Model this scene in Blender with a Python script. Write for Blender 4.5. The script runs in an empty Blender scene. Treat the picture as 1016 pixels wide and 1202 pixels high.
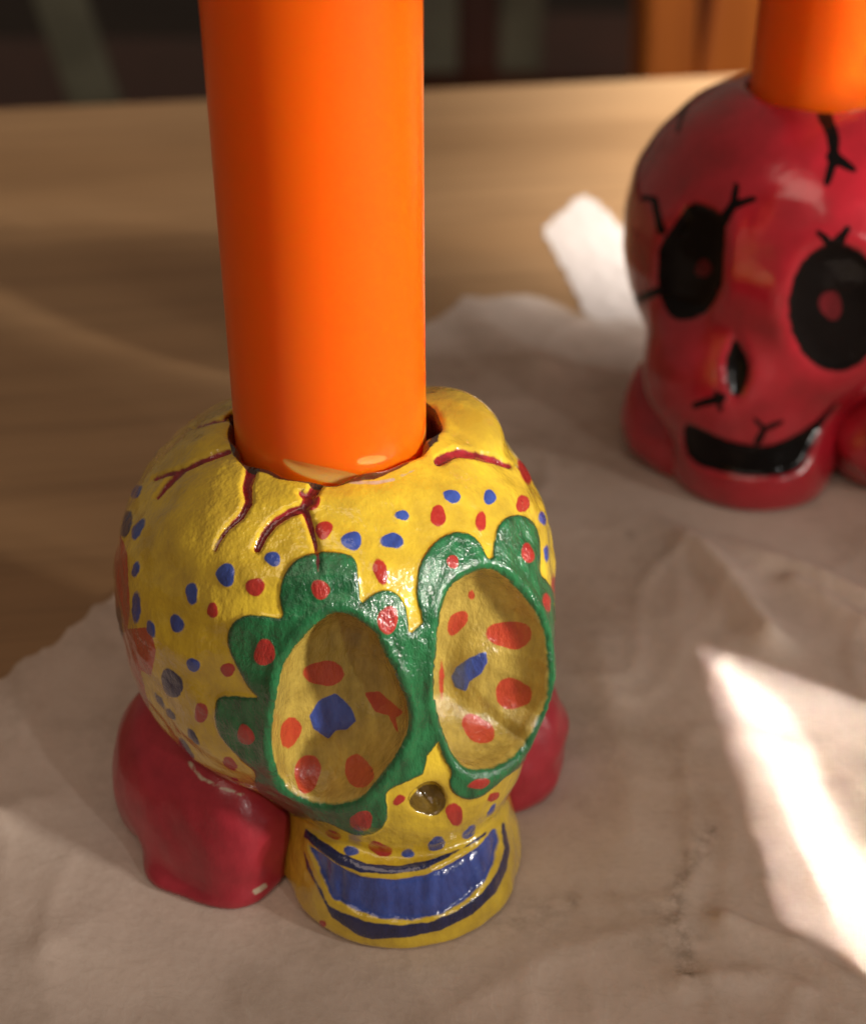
import bpy, math, random
import numpy as np
from mathutils import Vector, Matrix

# ------------------------------------------------------------------ camera
S = bpy.context.scene
COL = S.collection
MM = 0.001
PITCH = math.radians(32.3)
CAM_H = 142.0
FPX = 1800.0
CX, CY = 508.0, 601.0
cam_d = bpy.data.cameras.new('camera')
cam = bpy.data.objects.new('camera', cam_d)
COL.objects.link(cam)
cam.location = (0, 0, CAM_H * MM)
cam.rotation_euler = (math.pi / 2 - PITCH, 0, 0)
cam_d.sensor_fit = 'HORIZONTAL'
cam_d.sensor_width = 36
cam_d.lens = FPX / 1016 * 36
cam_d.clip_start = 0.005
cam_d.clip_end = 50
cam_d.dof.use_dof = True
cam_d.dof.focus_distance = 0.170
cam_d.dof.aperture_fstop = 23
S.camera = cam

S.cycles.max_bounces = 6
S.cycles.diffuse_bounces = 3
S.cycles.glossy_bounces = 3
S.cycles.transparent_max_bounces = 5
S.cycles.transmission_bounces = 2

S.view_settings.view_transform = 'Standard'
S.view_settings.look = 'None'
S.view_settings.exposure = 0
S.view_settings.gamma = 1
S.view_settings.use_curve_mapping = False

# ------------------------------------------------------------------ lighting
w = bpy.data.worlds.new('World')
S.world = w
w.use_nodes = True
w.node_tree.nodes['Background'].inputs[0].default_value = (1.0, 0.77, 0.58, 1)
w.node_tree.nodes['Background'].inputs[1].default_value = 0.125


def area(name, loc, target, sx, sy, power, color, spread=180.0):
    d = bpy.data.lights.new(name, 'AREA')
    d.shape = 'RECTANGLE'
    d.size = sx * MM
    d.size_y = sy * MM
    d.energy = power
    d.color = color
    d.spread = math.radians(spread)
    o = bpy.data.objects.new(name, d)
    COL.objects.link(o)
    o.location = Vector(loc) * MM
    o.rotation_euler = (Vector(target) - Vector(loc)).to_track_quat('-Z', 'Y').to_euler()
    return o


def beam(name, A, e1, e2, az, elev, dist, irr, color, spread):
    """collimated window beam whose footprint on the table is the parallelogram A, A+e1, A+e2"""
    e1 = Vector((*e1, 0)); e2 = Vector((*e2, 0))
    a = Vector((*az, 0)).normalized()
    if elev is None:
        c = math.sqrt(e1.dot(e2) / (e1.dot(a) * e2.dot(a)))
        elev = math.degrees(math.acos(c))
    L = a * math.cos(math.radians(elev)) - Vector((0, 0, 1)) * math.sin(math.radians(elev))
    p1 = e1 - L * e1.dot(L)
    p2 = e2 - L * e2.dot(L)
    cen = Vector((*A, 0)) + e1 / 2 + e2 / 2
    d = bpy.data.lights.new(name, 'AREA')
    d.shape = 'RECTANGLE'
    d.size = p1.length * MM
    d.size_y = p2.length * MM
    d.energy = irr * p1.length * p2.length * 1e-6
    d.color = color
    d.spread = math.radians(spread)
    o = bpy.data.objects.new(name, d)
    COL.objects.link(o)
    X = p1.normalized(); Z = -L; Y = Z.cross(X)
    M = Matrix((X, Y, Z)).transposed().to_4x4()
    M.translation = (cen - L * dist) * MM
    o.matrix_world = M
    return o


def ray_beam(name, at, direction, sx, sy, dist, irr, color, spread):
    """added narrow lamp beam aimed at a point, shaped to light one thing only"""
    d = Vector(direction).normalized()
    o = area(name, Vector(at) - d * dist, at, sx, sy, irr * sx * sy * 1e-6, color, spread)
    return o


WARM = (1.0, 0.86, 0.70)
area('window_light', (520, -120, 290), (10, 190, 35), 32, 54, 0.8, (1.0, 0.93, 0.85))
area('glint_light', (340, -300, 255), (0, 150, 40), 22, 34, 0.42, (1.0, 0.95, 0.88))  # added lamp that gives the green paint its glints
area('room_light', (-100, -250, 700), (0, 170, 20), 500, 400, 1.0, (1.0, 0.78, 0.63))
area('chair_fill_light', (500, 700, 700), (330, 1080, -120), 200, 200, 0.5, (1.0, 0.85, 0.7), 40)  # added fill to brighten the chairs beyond the table
ray_beam('key_beam', (-11, 151, 66), (-0.88, 0.40, -0.28), 60, 92, 420, 4.4, (1.0, 0.93, 0.82), 8)  # beam cut to skull and candle so the paper stays dim
ray_beam('key_beam_far', (66, 247, 45), (-0.82, 0.47, -0.34), 56, 40, 420, 3.4, (1.0, 0.93, 0.85), 3)  # added beam to lift the red skull
ray_beam('key_beam_candle', (63, 252, 84), (-0.82, 0.47, -0.34), 21, 34, 420, 6.0, (1.0, 0.93, 0.88), 1)  # added thin beam sized to the rear candle alone
g1 = beam('sun_gap', (39.2, 188.5), (2.2, -58), (48, -31), (-0.47, 0.88), None, 500, 8.5, (1.0, 0.94, 0.89), 0.06)
g2 = beam('sun_gap_bright', (41.0, 185), (8, -61), (8.4, -9), (-0.47, 0.88), None, 500, 20.0, (1.0, 0.96, 0.92), 0.10)
beam('far_wash', (-330, 375), (660, -66), (20, 200), (-1, 0.1), 35, 700, 1.7, (1.0, 0.88, 0.74), 4)
beam('far_wash_right', (40, 310), (200, -20), (22, 220), (-1, 0.1), 35, 500, 17.0, (1.0, 0.96, 0.92), 9)


def speckle_gobo(o, scale):
    """noise pattern put into the lamp: a speckled beam with a ragged edge"""
    d = o.data; d.use_nodes = True; nt = d.node_tree
    em = nt.nodes['Emission']

    def m(op, a, b):
        n = nt.nodes.new('ShaderNodeMath'); n.operation = op
        for i, v in enumerate((a, b)):
            if isinstance(v, (int, float)): n.inputs[i].default_value = v
            else: nt.links.new(v, n.inputs[i])
        return n.outputs[0]
    g = nt.nodes.new('ShaderNodeNewGeometry')
    sx = nt.nodes.new('ShaderNodeSeparateXYZ'); nt.links.new(g.outputs['Parametric'], sx.inputs[0])
    eu = m('MINIMUM', sx.outputs[0], m('SUBTRACT', 1.0, sx.outputs[0]))
    ev = m('MINIMUM', sx.outputs[1], m('SUBTRACT', 1.0, sx.outputs[1]))
    e = m('MINIMUM', m('MULTIPLY', m('MINIMUM', eu, ev), 4.0), 0.20)
    n = nt.nodes.new('ShaderNodeTexNoise'); n.inputs['Scale'].default_value = scale; n.inputs['Detail'].default_value = 4
    n.inputs['Roughness'].default_value = 0.65
    nt.links.new(g.outputs['Parametric'], n.inputs['Vector'])
    r_ = nt.nodes.new('ShaderNodeMapRange'); r_.inputs[1].default_value = 0.02; r_.inputs[2].default_value = 0.24
    nt.links.new(m('ADD', e, m('MULTIPLY', m('SUBTRACT', n.outputs[0], 0.5), 0.9)), r_.inputs[0])
    nt.links.new(r_.outputs[0], em.inputs['Strength'])


speckle_gobo(g1, 26)  # speckle comes from noise in the lamp's emission, no curtain stands there

# ------------------------------------------------------------------ helpers
rng = np.random.default_rng(7)
random.seed(7)
FWD = np.array([0, math.cos(PITCH), -math.sin(PITCH)])
RGT = np.array([1.0, 0, 0])
UPV = np.array([0, math.sin(PITCH), math.cos(PITCH)])
CAM = np.array([0, 0, CAM_H])


def ray(px):
    px = np.atleast_2d(np.asarray(px, float))
    return FWD + (px[:, :1] - CX) / FPX * RGT - (px[:, 1:2] - CY) / FPX * UPV


def ground(px, z=0.0):
    d = ray(px)
    t = (z - CAM_H) / d[:, 2]
    return CAM + d * t[:, None]


def at_depth(px, y):
    d = ray(px)
    return CAM + d * (y / d[:, 1])[:, None]


def project(P):
    q = P - CAM
    dep = q @ FWD
    return np.stack([CX + FPX * (q @ RGT) / dep, CY - FPX * (q @ UPV) / dep], 1)


def link(name, me, parent=None):
    o = bpy.data.objects.new(name, me)
    COL.objects.link(o)
    if parent is not None:
        o.parent = parent
    return o


def empty(name, loc=(0, 0, 0), rz=0):
    o = bpy.data.objects.new(name, None)
    COL.objects.link(o)
    o.empty_display_size = 0.02
    o.location = Vector(loc) * MM
    o.rotation_euler = (0, 0, rz)
    return o


def tag(o, label=None, cat=None, group=None, kind=None):
    if label: o['label'] = label
    if cat: o['category'] = cat
    if group: o['group'] = group
    if kind: o['kind'] = kind
    return o


def mesh(name, V, F, mat=None, smooth=True, normals=None, attrs=None):
    me = bpy.data.meshes.new(name)
    V = np.asarray(V, np.float32)
    F = np.asarray(F, np.int32)
    n = F.shape[1]
    me.vertices.add(len(V)); me.vertices.foreach_set('co', (V * MM).ravel())
    me.loops.add(F.size); me.loops.foreach_set('vertex_index', F.ravel())
    me.polygons.add(len(F))
    me.polygons.foreach_set('loop_start', np.arange(len(F), dtype=np.int32) * n)
    me.update(calc_edges=True)
    me.validate()
    if smooth:
        me.polygons.foreach_set('use_smooth', np.ones(len(me.polygons), bool))
    if attrs:
        for k, a in attrs.items():
            at = me.attributes.new(k, 'FLOAT', 'POINT')
            at.data.foreach_set('value', np.asarray(a, np.float32))
    if normals is not None:
        me.normals_split_custom_set_from_vertices([tuple(x) for x in normals.tolist()])
    if mat: me.materials.append(mat)
    return me


class MB:
    """boxes and bars collected into one mesh"""
    def __init__(s): s.v = []; s.f = []

    def bar(s, a, b, wa, wb, up=(0, 0, 1), taper=1.0):
        a = Vector(a); b = Vector(b); d = (b - a).normalized()
        u = Vector(up)
        if abs(d.dot(u)) > 0.95: u = Vector((0, 1, 0))
        x = d.cross(u).normalized(); y = d.cross(x).normalized()
        base = len(s.v); c = 0.18
        for p, k in ((a, 1.0), (b, taper)):
            for sx, sy in ((-1, -1 + c), (-1 + c, -1), (1 - c, -1), (1, -1 + c), (1, 1 - c), (1 - c, 1), (-1 + c, 1), (-1, 1 - c)):
                s.v.append(p + x * sx * wa * k / 2 + y * sy * wb * k / 2)
        for i in range(8):
            j = (i + 1) % 8
            s.f.append((base + i, base + j, base + 8 + j, base + 8 + i))
        s.f.append(tuple(base + i for i in range(7, -1, -1)))
        s.f.append(tuple(base + 8 + i for i in range(8)))

    def build(s, name, mat, parent=None):
        me = bpy.data.meshes.new(name)
        me.from_pydata([v * MM for v in s.v], [], s.f)
        me.materials.append(mat)
        return link(name, me, parent)


# ------------------------------------------------------------------ materials
def new_mat(name):
    m = bpy.data.materials.new(name)
    m.use_nodes = True
    nt = m.node_tree
    return m, nt, nt.nodes['Principled BSDF']


def N(nt, t, **kw):
    n = nt.nodes.new(t)
    for k, v in kw.items():
        if k.startswith('i_'):
            n.inputs[k[2:].replace('_', ' ')].default_value = v
        else:
            setattr(n, k, v)
    return n


def L(nt, a, b): nt.links.new(a, b)


def mixc(nt, fac, a, b, mode='MIX'):
    n = nt.nodes.new('ShaderNodeMix'); n.data_type = 'RGBA'; n.blend_type = mode
    for s, v in ((0, fac), (6, a), (7, b)):
        if hasattr(v, 'links') or hasattr(v, 'is_linked'):
            L(nt, v, n.inputs[s])
        else:
            n.inputs[s].default_value = v if s == 0 else (*v, 1)
    return n.outputs[2]


def math_n(nt, op, a, b=0.0, c=None):
    n = nt.nodes.new('ShaderNodeMath'); n.operation = op
    for i, v in enumerate((a, b) if c is None else (a, b, c)):
        if hasattr(v, 'is_linked'): L(nt, v, n.inputs[i])
        else: n.inputs[i].default_value = v
    return n.outputs[0]


def noise(nt, scale, detail=3, rough=0.5, stretch=None, obj=True):
    tc = nt.nodes.new('ShaderNodeTexCoord')
    mp = nt.nodes.new('ShaderNodeMapping')
    L(nt, tc.outputs['Object'], mp.inputs[0])
    if stretch: mp.inputs['Scale'].default_value = stretch
    n = N(nt, 'ShaderNodeTexNoise'); n.inputs['Scale'].default_value = scale
    n.inputs['Detail'].default_value = detail; n.inputs['Roughness'].default_value = rough
    L(nt, mp.outputs[0], n.inputs['Vector'])
    return n.outputs[0]


def ramp(nt, fac, lo, hi):
    n = nt.nodes.new('ShaderNodeMapRange')
    L(nt, fac, n.inputs[0]); n.inputs[1].default_value = lo; n.inputs[2].default_value = hi
    return n.outputs[0]


def bump(nt, h, strength, dist_mm, prev=None):
    b = nt.nodes.new('ShaderNodeBump'); b.inputs['Strength'].default_value = strength
    b.inputs['Distance'].default_value = dist_mm * MM
    L(nt, h, b.inputs['Height'])
    if prev is not None: L(nt, prev, b.inputs['Normal'])
    return b.outputs[0]


def paint_mat(name, base_a, base_b, layers, rough=0.25, coat=1.0, bumps=0.7):
    """lacquered hand painting: layers = [(attribute, colour a, colour b)], each attribute a signed
    distance (in tenths of a millimetre) to the edge of the paint of that colour"""
    m, nt, P = new_mat(name)
    n1 = noise(nt, 160, 4, 0.6)
    n2 = noise(nt, 700, 3, 0.6, (1, 1, 0.35))
    edge = noise(nt, 900, 2)
    col = mixc(nt, ramp(nt, n1, 0.35, 0.68), base_a, base_b)
    col = mixc(nt, math_n(nt, 'MULTIPLY', ramp(nt, n2, 0.45, 0.75), 0.35), col, base_b)
    for at, ca, cb in layers:
        a = N(nt, 'ShaderNodeAttribute', attribute_name=at)
        d = math_n(nt, 'ADD', a.outputs['Fac'], math_n(nt, 'MULTIPLY_ADD', edge, 3.0, -1.5))
        f = nt.nodes.new('ShaderNodeMapRange')
        L(nt, d, f.inputs[0])
        f.inputs[1].default_value = 0.7; f.inputs[2].default_value = -0.7
        c = mixc(nt, ramp(nt, n2, 0.35, 0.7), ca, cb)
        if at == 'green':            # paint pools darker along its edge
            g = nt.nodes.new('ShaderNodeMapRange'); L(nt, d, g.inputs[0])
            g.inputs[1].default_value = -4.5; g.inputs[2].default_value = -0.5
            c = mixc(nt, math_n(nt, 'MULTIPLY', g.outputs[0], 0.55), c, (0.006, 0.055, 0.020))
        col = mixc(nt, f.outputs[0], col, c)
    L(nt, col, P.inputs['Base Color'])
    P.inputs['Roughness'].default_value = rough
    P.inputs['Coat Weight'].default_value = coat
    if layers[0][0] == 'black':      # the black is a duller paint
        a = N(nt, 'ShaderNodeAttribute', attribute_name='black')
        f = nt.nodes.new('ShaderNodeMapRange'); L(nt, a.outputs['Fac'], f.inputs[0])
        f.inputs[1].default_value = -0.7; f.inputs[2].default_value = 0.7; f.inputs[3].default_value = 0.22; f.inputs[4].default_value = 1.0
        L(nt, f.outputs[0], P.inputs['Coat Weight'])
        L(nt, math_n(nt, 'MULTIPLY', f.outputs[0], 0.5), P.inputs['Specular IOR Level'])
    P.inputs['Coat Roughness'].default_value = 0.05
    nb = bump(nt, noise(nt, 420, 3, 0.6, (1, 1, 0.5)), bumps, 0.35)
    nb = bump(nt, noise(nt, 1500, 2, 0.6), bumps * 0.8, 0.10, nb)
    if layers[0][0] == 'green':   # coarse brush marks in the thick green paint
        a = N(nt, 'ShaderNodeAttribute', attribute_name='green')
        f = nt.nodes.new('ShaderNodeMapRange'); L(nt, a.outputs['Fac'], f.inputs[0])
        f.inputs[1].default_value = 1.0; f.inputs[2].default_value = -1.0
        nb = bump(nt, math_n(nt, 'MULTIPLY', noise(nt, 1300, 4, 0.7, (1, 1, 0.45)), f.outputs[0]), 1.0, 0.24, nb)
    L(nt, nb, P.inputs['Normal'])
    L(nt, nb, P.inputs['Coat Normal'])
    return m


M_YEL = paint_mat('yellow_painted_clay', (0.84, 0.60, 0.040), (0.54, 0.36, 0.032), [
    ('green', (0.016, 0.185, 0.062), (0.008, 0.080, 0.028)),
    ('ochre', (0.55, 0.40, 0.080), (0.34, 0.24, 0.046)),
    ('hollow', (0.24, 0.155, 0.030), (0.13, 0.08, 0.018)),  # shade put into the nose's ochre so it reads as sunken
    ('red', (0.50, 0.040, 0.026), (0.36, 0.020, 0.018)),
    ('orange', (0.55, 0.075, 0.030), (0.45, 0.045, 0.022)),
    ('crimson', (0.36, 0.020, 0.030), (0.17, 0.010, 0.014)),
    ('blue', (0.05, 0.10, 0.42), (0.028, 0.052, 0.24)),
    ('navy', (0.018, 0.026, 0.11), (0.010, 0.014, 0.055)),
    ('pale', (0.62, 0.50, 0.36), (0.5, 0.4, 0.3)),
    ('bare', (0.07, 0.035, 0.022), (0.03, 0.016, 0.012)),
])
M_LOBE = paint_mat('red_painted_clay', (0.47, 0.030, 0.050), (0.32, 0.018, 0.032), [
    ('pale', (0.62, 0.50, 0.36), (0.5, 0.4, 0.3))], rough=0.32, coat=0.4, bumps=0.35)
M_RED = paint_mat('crimson_painted_clay', (0.47, 0.012, 0.028), (0.33, 0.009, 0.019), [
    ('black', (0.005, 0.004, 0.004), (0.004, 0.003, 0.003)),
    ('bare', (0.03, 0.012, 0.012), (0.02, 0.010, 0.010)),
    ('pupil', (0.13, 0.012, 0.016), (0.09, 0.010, 0.012))], rough=0.20, coat=1.0, bumps=0.25)


def candle_mat():
    m, nt, P = new_mat('orange_wax')
    a = N(nt, 'ShaderNodeAttribute', attribute_name='chip_glint')
    f = nt.nodes.new('ShaderNodeMapRange'); L(nt, a.outputs['Fac'], f.inputs[0])
    f.inputs[1].default_value = 0.10; f.inputs[2].default_value = -0.10
    col = mixc(nt, noise(nt, 40, 2), (0.95, 0.145, 0.0015), (0.92, 0.13, 0.001))
    col = mixc(nt, f.outputs[0], col, (0.78, 0.33, 0.075))
    L(nt, col, P.inputs['Base Color'])
    P.inputs['Roughness'].default_value = 0.28
    P.inputs['Subsurface Weight'].default_value = 0.8
    P.inputs['Subsurface Radius'].default_value = (1.0, 0.25, 0.04)
    P.inputs['Subsurface Scale'].default_value = 0.009
    nb = bump(nt, noise(nt, 60, 2, 0.5, (1, 1, 0.15)), 0.35, 0.5)
    nb = bump(nt, noise(nt, 260, 4, 0.7, (1, 1, 0.4)), 0.12, 0.2, nb)
    L(nt, nb, P.inputs['Normal'])
    return m


M_WAX = candle_mat()


def simple(name, col, rough=0.6, col2=None, scale=30, stretch=None):
    m, nt, P = new_mat(name)
    c = mixc(nt, ramp(nt, noise(nt, scale, 4, 0.6, stretch), 0.3, 0.7), col, col2 or tuple(x * 0.7 for x in col))
    L(nt, c, P.inputs['Base Color'])
    P.inputs['Roughness'].default_value = rough
    return m


M_WICK = simple('wick_cotton', (0.7, 0.66, 0.58), 0.9)
M_CHAIR_O = simple('orange_brown_wood', (0.66, 0.19, 0.025), 0.5, (0.46, 0.12, 0.015), 40, (1, 1, 0.1))
M_CHAIR_D = simple('dark_red_brown_wood', (0.11, 0.030, 0.014), 0.5, (0.07, 0.020, 0.010), 40, (1, 1, 0.1))
M_CHAIR_G = simple('grey_green_paint', (0.28, 0.28, 0.20), 0.6)
M_FLOOR = simple('dark_floor', (0.045, 0.028, 0.018), 0.7, (0.025, 0.016, 0.012), 3)


def wood_mat():
    m, nt, P = new_mat('oiled_oak')
    big = noise(nt, 9, 4, 0.55, (0.25, 1.6, 1))
    grain = noise(nt, 60, 6, 0.65, (0.10, 2.2, 1))
    fine = noise(nt, 420, 3, 0.6, (0.06, 1.6, 1))
    col = mixc(nt, ramp(nt, big, 0.3, 0.7), (0.46, 0.275, 0.135), (0.34, 0.19, 0.085))
    col = mixc(nt, math_n(nt, 'MULTIPLY', ramp(nt, grain, 0.46, 0.70), 0.45), col, (0.20, 0.110, 0.050))
    col = mixc(nt, math_n(nt, 'MULTIPLY', ramp(nt, fine, 0.52, 0.75), 0.35), col, (0.15, 0.08, 0.035))
    L(nt, col, P.inputs['Base Color'])
    P.inputs['Roughness'].default_value = 0.42
    L(nt, bump(nt, fine, 0.25, 0.15), P.inputs['Normal'])
    return m


M_WOOD = wood_mat()


def paper_mat():
    m, nt, P = new_mat('thin_tissue_paper')
    big = noise(nt, 14, 4, 0.6)
    st = noise(nt, 34, 5, 0.65)
    fib = noise(nt, 600, 4, 0.7, (1, 0.45, 1))
    fib2 = noise(nt, 520, 4, 0.7, (0.5, 1, 1))
    fib.node.inputs['Distortion'].default_value = 2.5
    fib2.node.inputs['Distortion'].default_value = 2.5
    tc = nt.nodes.new('ShaderNodeTexCoord')
    speck = N(nt, 'ShaderNodeTexVoronoi'); speck.inputs['Scale'].default_value = 90
    L(nt, tc.outputs['Object'], speck.inputs['Vector'])
    col = mixc(nt, ramp(nt, big, 0.3, 0.72), (0.77, 0.65, 0.565), (0.67, 0.52, 0.425))
    col = mixc(nt, math_n(nt, 'MULTIPLY', ramp(nt, st, 0.50, 0.72), 0.55), col, (0.46, 0.355, 0.27))
    col = mixc(nt, math_n(nt, 'MULTIPLY', ramp(nt, fib, 0.5, 0.72), 0.22), col, (0.85, 0.78, 0.70))
    col = mixc(nt, math_n(nt, 'MULTIPLY', ramp(nt, fib2, 0.5, 0.72), 0.20), col, (0.40, 0.31, 0.23))
    sp = nt.nodes.new('ShaderNodeMapRange'); L(nt, speck.outputs['Distance'], sp.inputs[0])
    sp.inputs[1].default_value = 0.075; sp.inputs[2].default_value = 0.035
    keep = ramp(nt, noise(nt, 50, 1), 0.54, 0.62)
    col = mixc(nt, math_n(nt, 'MULTIPLY', math_n(nt, 'MULTIPLY', sp.outputs[0], keep), 0.6), col, (0.10, 0.07, 0.05))
    a = N(nt, 'ShaderNodeAttribute', attribute_name='smudge_shade')
    sm = math_n(nt, 'MULTIPLY', a.outputs['Fac'], ramp(nt, noise(nt, 420, 4, 0.7), 0.38, 0.62))
    col = mixc(nt, sm, col, (0.16, 0.125, 0.085))
    L(nt, col, P.inputs['Base Color'])
    P.inputs['Roughness'].default_value = 0.8
    P.inputs['Specular IOR Level'].default_value = 0.15
    # thin enough for the wood to show through, less so where the sheet is doubled
    th_ = N(nt, 'ShaderNodeAttribute', attribute_name='thick')
    al = math_n(nt, 'MULTIPLY_ADD', ramp(nt, st, 0.35, 0.7), -0.22, th_.outputs['Fac'])
    L(nt, al, P.inputs['Alpha'])
    emb = N(nt, 'ShaderNodeTexVoronoi'); emb.inputs['Scale'].default_value = 700
    L(nt, tc.outputs['Object'], emb.inputs['Vector'])
    nb = bump(nt, emb.outputs['Distance'], 0.35, 0.12)
    nb = bump(nt, fib, 0.35, 0.10, nb)
    nb = bump(nt, fib2, 0.35, 0.10, nb)
    L(nt, nb, P.inputs['Normal'])
    return m


M_PAPER = paper_mat()


def white_paper_mat():
    m, nt, P = new_mat('white_paper')
    c = mixc(nt, noise(nt, 40, 3), (0.70, 0.62, 0.57), (0.62, 0.54, 0.49))
    L(nt, c, P.inputs['Base Color']); P.inputs['Roughness'].default_value = 0.8
    L(nt, bump(nt, noise(nt, 200, 3), 0.3, 0.5), P.inputs['Normal'])
    return m


M_WHITE = white_paper_mat()

# ------------------------------------------------------------------ floor and chairs behind the table
fl = mesh('floor', [(-4000, -1500, -735), (4000, -1500, -735), (4000, 7000, -735), (-4000, 7000, -735)], [(0, 1, 2, 3)], M_FLOOR, False)
tag(link('floor', fl), kind='structure')


def chair(name, label, centre, rz, mats, lean=0.12, wdt=380, slats=(), rail=True, seat=True):
    t = empty(name, (*centre, -735), rz)
    tag(t, label, 'chair', 'chairs standing beyond the table')
    post_m, slat_m, seat_m = mats
    h = wdt / 2
    for sx in (-1, 1):
        b = MB(); b.bar((sx * h, 0, 0), (sx * h, 0, 440), 36, 36); b.bar((sx * h, 0, 440), (sx * h, lean * 480, 920), 36, 30)
        b.build('back_post', post_m, t)
        b = MB(); b.bar((sx * h, 380, 0), (sx * h, 380, 425), 34, 34); b.build('leg', post_m, t)
    if seat:
        b = MB(); b.bar((0, -20, 445), (0, 405, 445), wdt + 40, 24); b.build('seat', seat_m, t)
    b = MB(); b.bar((-h, lean * 450, 890), (h, lean * 450, 890), 24, 70, (0, 1, 0)); b.build('top_rail', post_m, t)
    for x0, x1, wd in slats:
        b = MB(); b.bar((x0, 5, 457), (x1, lean * 430, 860), wd, 14, (0, 1, 0)); b.build('back_slat', slat_m, t)
    if rail:
        b = MB(); b.bar((-h, lean * 60, 500), (h, lean * 60, 500), 22, 40, (0, 1, 0)); b.build('lower_rail', post_m, t)
    return t


# ------------------------------------------------------------------ table
EDGE_A = ground([(0, 125)])[0]
EDGE_B = ground([(800, 88)])[0]
ang = math.atan2(EDGE_B[1] - EDGE_A[1], EDGE_B[0] - EDGE_A[0])
mid = (EDGE_A + EDGE_B) / 2
table = empty('table', (mid[0], mid[1], -735), ang)
tag(table, 'oiled wooden table top under the two skull candle holders', 'table')


def rounded_slab(x0, x1, y0, y1, z0, z1, r):
    prof = []
    for k in range(7):
        a = k / 6 * math.pi / 2
        prof.append((r - r * math.cos(math.pi / 2 - a), z1 - r + r * math.cos(a)))
    V = []; F = []
    rings = [(i, z) for i, z in reversed([(r - r * math.sin(math.pi / 2 - 0), 0)])]
    rings = [(0.0, z0)] + [(r * (1 - math.cos(k / 6 * math.pi / 2)), z1 - r + r * math.sin(k / 6 * math.pi / 2)) for k in range(7)]
    for ins, z in rings:
        V += [(x0 + ins, y0 + ins, z), (x1 - ins, y0 + ins, z), (x1 - ins, y1 - ins, z), (x0 + ins, y1 - ins, z)]
    n = len(rings)
    for i in range(n - 1):
        for k in range(4):
            j = (k + 1) % 4
            F.append((4 * i + k, 4 * i + j, 4 * i + 4 + j, 4 * i + 4 + k))
    F.append((3, 2, 1, 0)); F.append((4 * n - 4, 4 * n - 3, 4 * n - 2, 4 * n - 1))
    return V, F


V, F = rounded_slab(-640, 640, -820, 0, 735 - 28, 735, 3)
o = link('tabletop', mesh('tabletop', V, F, M_WOOD, False), table)
for sx in (-1, 1):
    for y in (-60, -760):
        b = MB(); b.bar((sx * 590, y, 0), (sx * 590, y, 706), 60, 60); b.build('leg', M_WOOD, table)

# ------------------------------------------------------------------ paper sheets
def vnoise(x, y, seed, scale):
    """smooth pseudo-noise from a few rotated sines"""
    r = np.random.default_rng(seed)
    out = 0
    for k in range(7):
        a = r.uniform(0, 6.28); f = r.uniform(0.6, 1.8) / scale
        out = out + np.sin((x * math.cos(a) + y * math.sin(a)) * f * 6.28 + r.uniform(0, 6.28))
    return out / 4.0


def seg_dist(P, a, b):
    a = np.asarray(a, float); b = np.asarray(b, float)
    ab = b - a
    t = np.clip(((P - a) @ ab) / (ab @ ab), 0, 1)
    return np.linalg.norm(P - a - t[:, None] * ab, axis=1), t


YEL = np.array([-11.6, 155.0, 0.0])
REDO = np.array([63.5, 252.0, 0.0])
PAPER_T = 0.45

U = np.array([0.888, -0.46]); Vv = np.array([-0.46, -0.888])
F0 = np.array([8.4, 316.0])
n = 300
side = 330.0
uu, vv = np.meshgrid(np.linspace(0, 1, n), np.linspace(0, 1, n), indexing='ij')
X = F0[0] + U[0] * uu * side + Vv[0] * vv * side
Y = F0[1] + U[1] * uu * side + Vv[1] * vv * side
ed = np.minimum(uu, vv) * side
wob = np.exp(-ed / 12) * 3.0
X = X + wob * vnoise(X, Y, 3, 40); Y = Y + wob * vnoise(X, Y, 4, 40)
wob = np.exp(-ed / 2) * 0.55
X = X + wob * vnoise(X, Y, 5, 3.5); Y = Y + wob * vnoise(X, Y, 6, 3.5)
P2 = np.stack([X.ravel(), Y.ravel()], 1)
H = np.zeros(len(P2))
folds = [  # pixel polylines of the raised folds, height, width
    ([(690, 445), (722, 540), (790, 622), (850, 690), (900, 760)], 2.6, 4.0),
    ([(760, 520), (800, 590), (880, 650), (1016, 712)], 1.8, 3.2),
    ([(930, 690), (1016, 745), (1090, 770)], 1.5, 3.0),
    ([(700, 760), (726, 880), (735, 980)], 0.7, 5.0),
    ([(850, 1090), (930, 1120), (1016, 1185)], 1.0, 2.5),
    ([(800, 1160), (900, 1150), (1000, 1202)], 0.7, 2.0),
    ([(560, 380), (640, 430), (700, 470)], 1.0, 5.0),
    ([(0, 960), (130, 920)], 0.5, 3.0),
    ([(40, 1130), (240, 1000)], 0.4, 4.0),
    ([(540, 1190), (660, 1120), (800, 1090)], 0.5, 3.0),
]
for pl, hh, ww in folds:
    g = ground(pl)[:, :2]
    best = np.full(len(P2), 1e9)
    for a, b in zip(g[:-1], g[1:]):
        d, t = seg_dist(P2, a, b); best = np.minimum(best, d)
    H = np.maximum(H, 1.5 * hh * np.exp(-(best / (0.75 * ww)) ** 1.4))
H += 0.35 * np.clip(vnoise(P2[:, 0], P2[:, 1], 11, 45), 0, 2) + 0.05 * vnoise(P2[:, 0], P2[:, 1], 12, 9)
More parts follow.
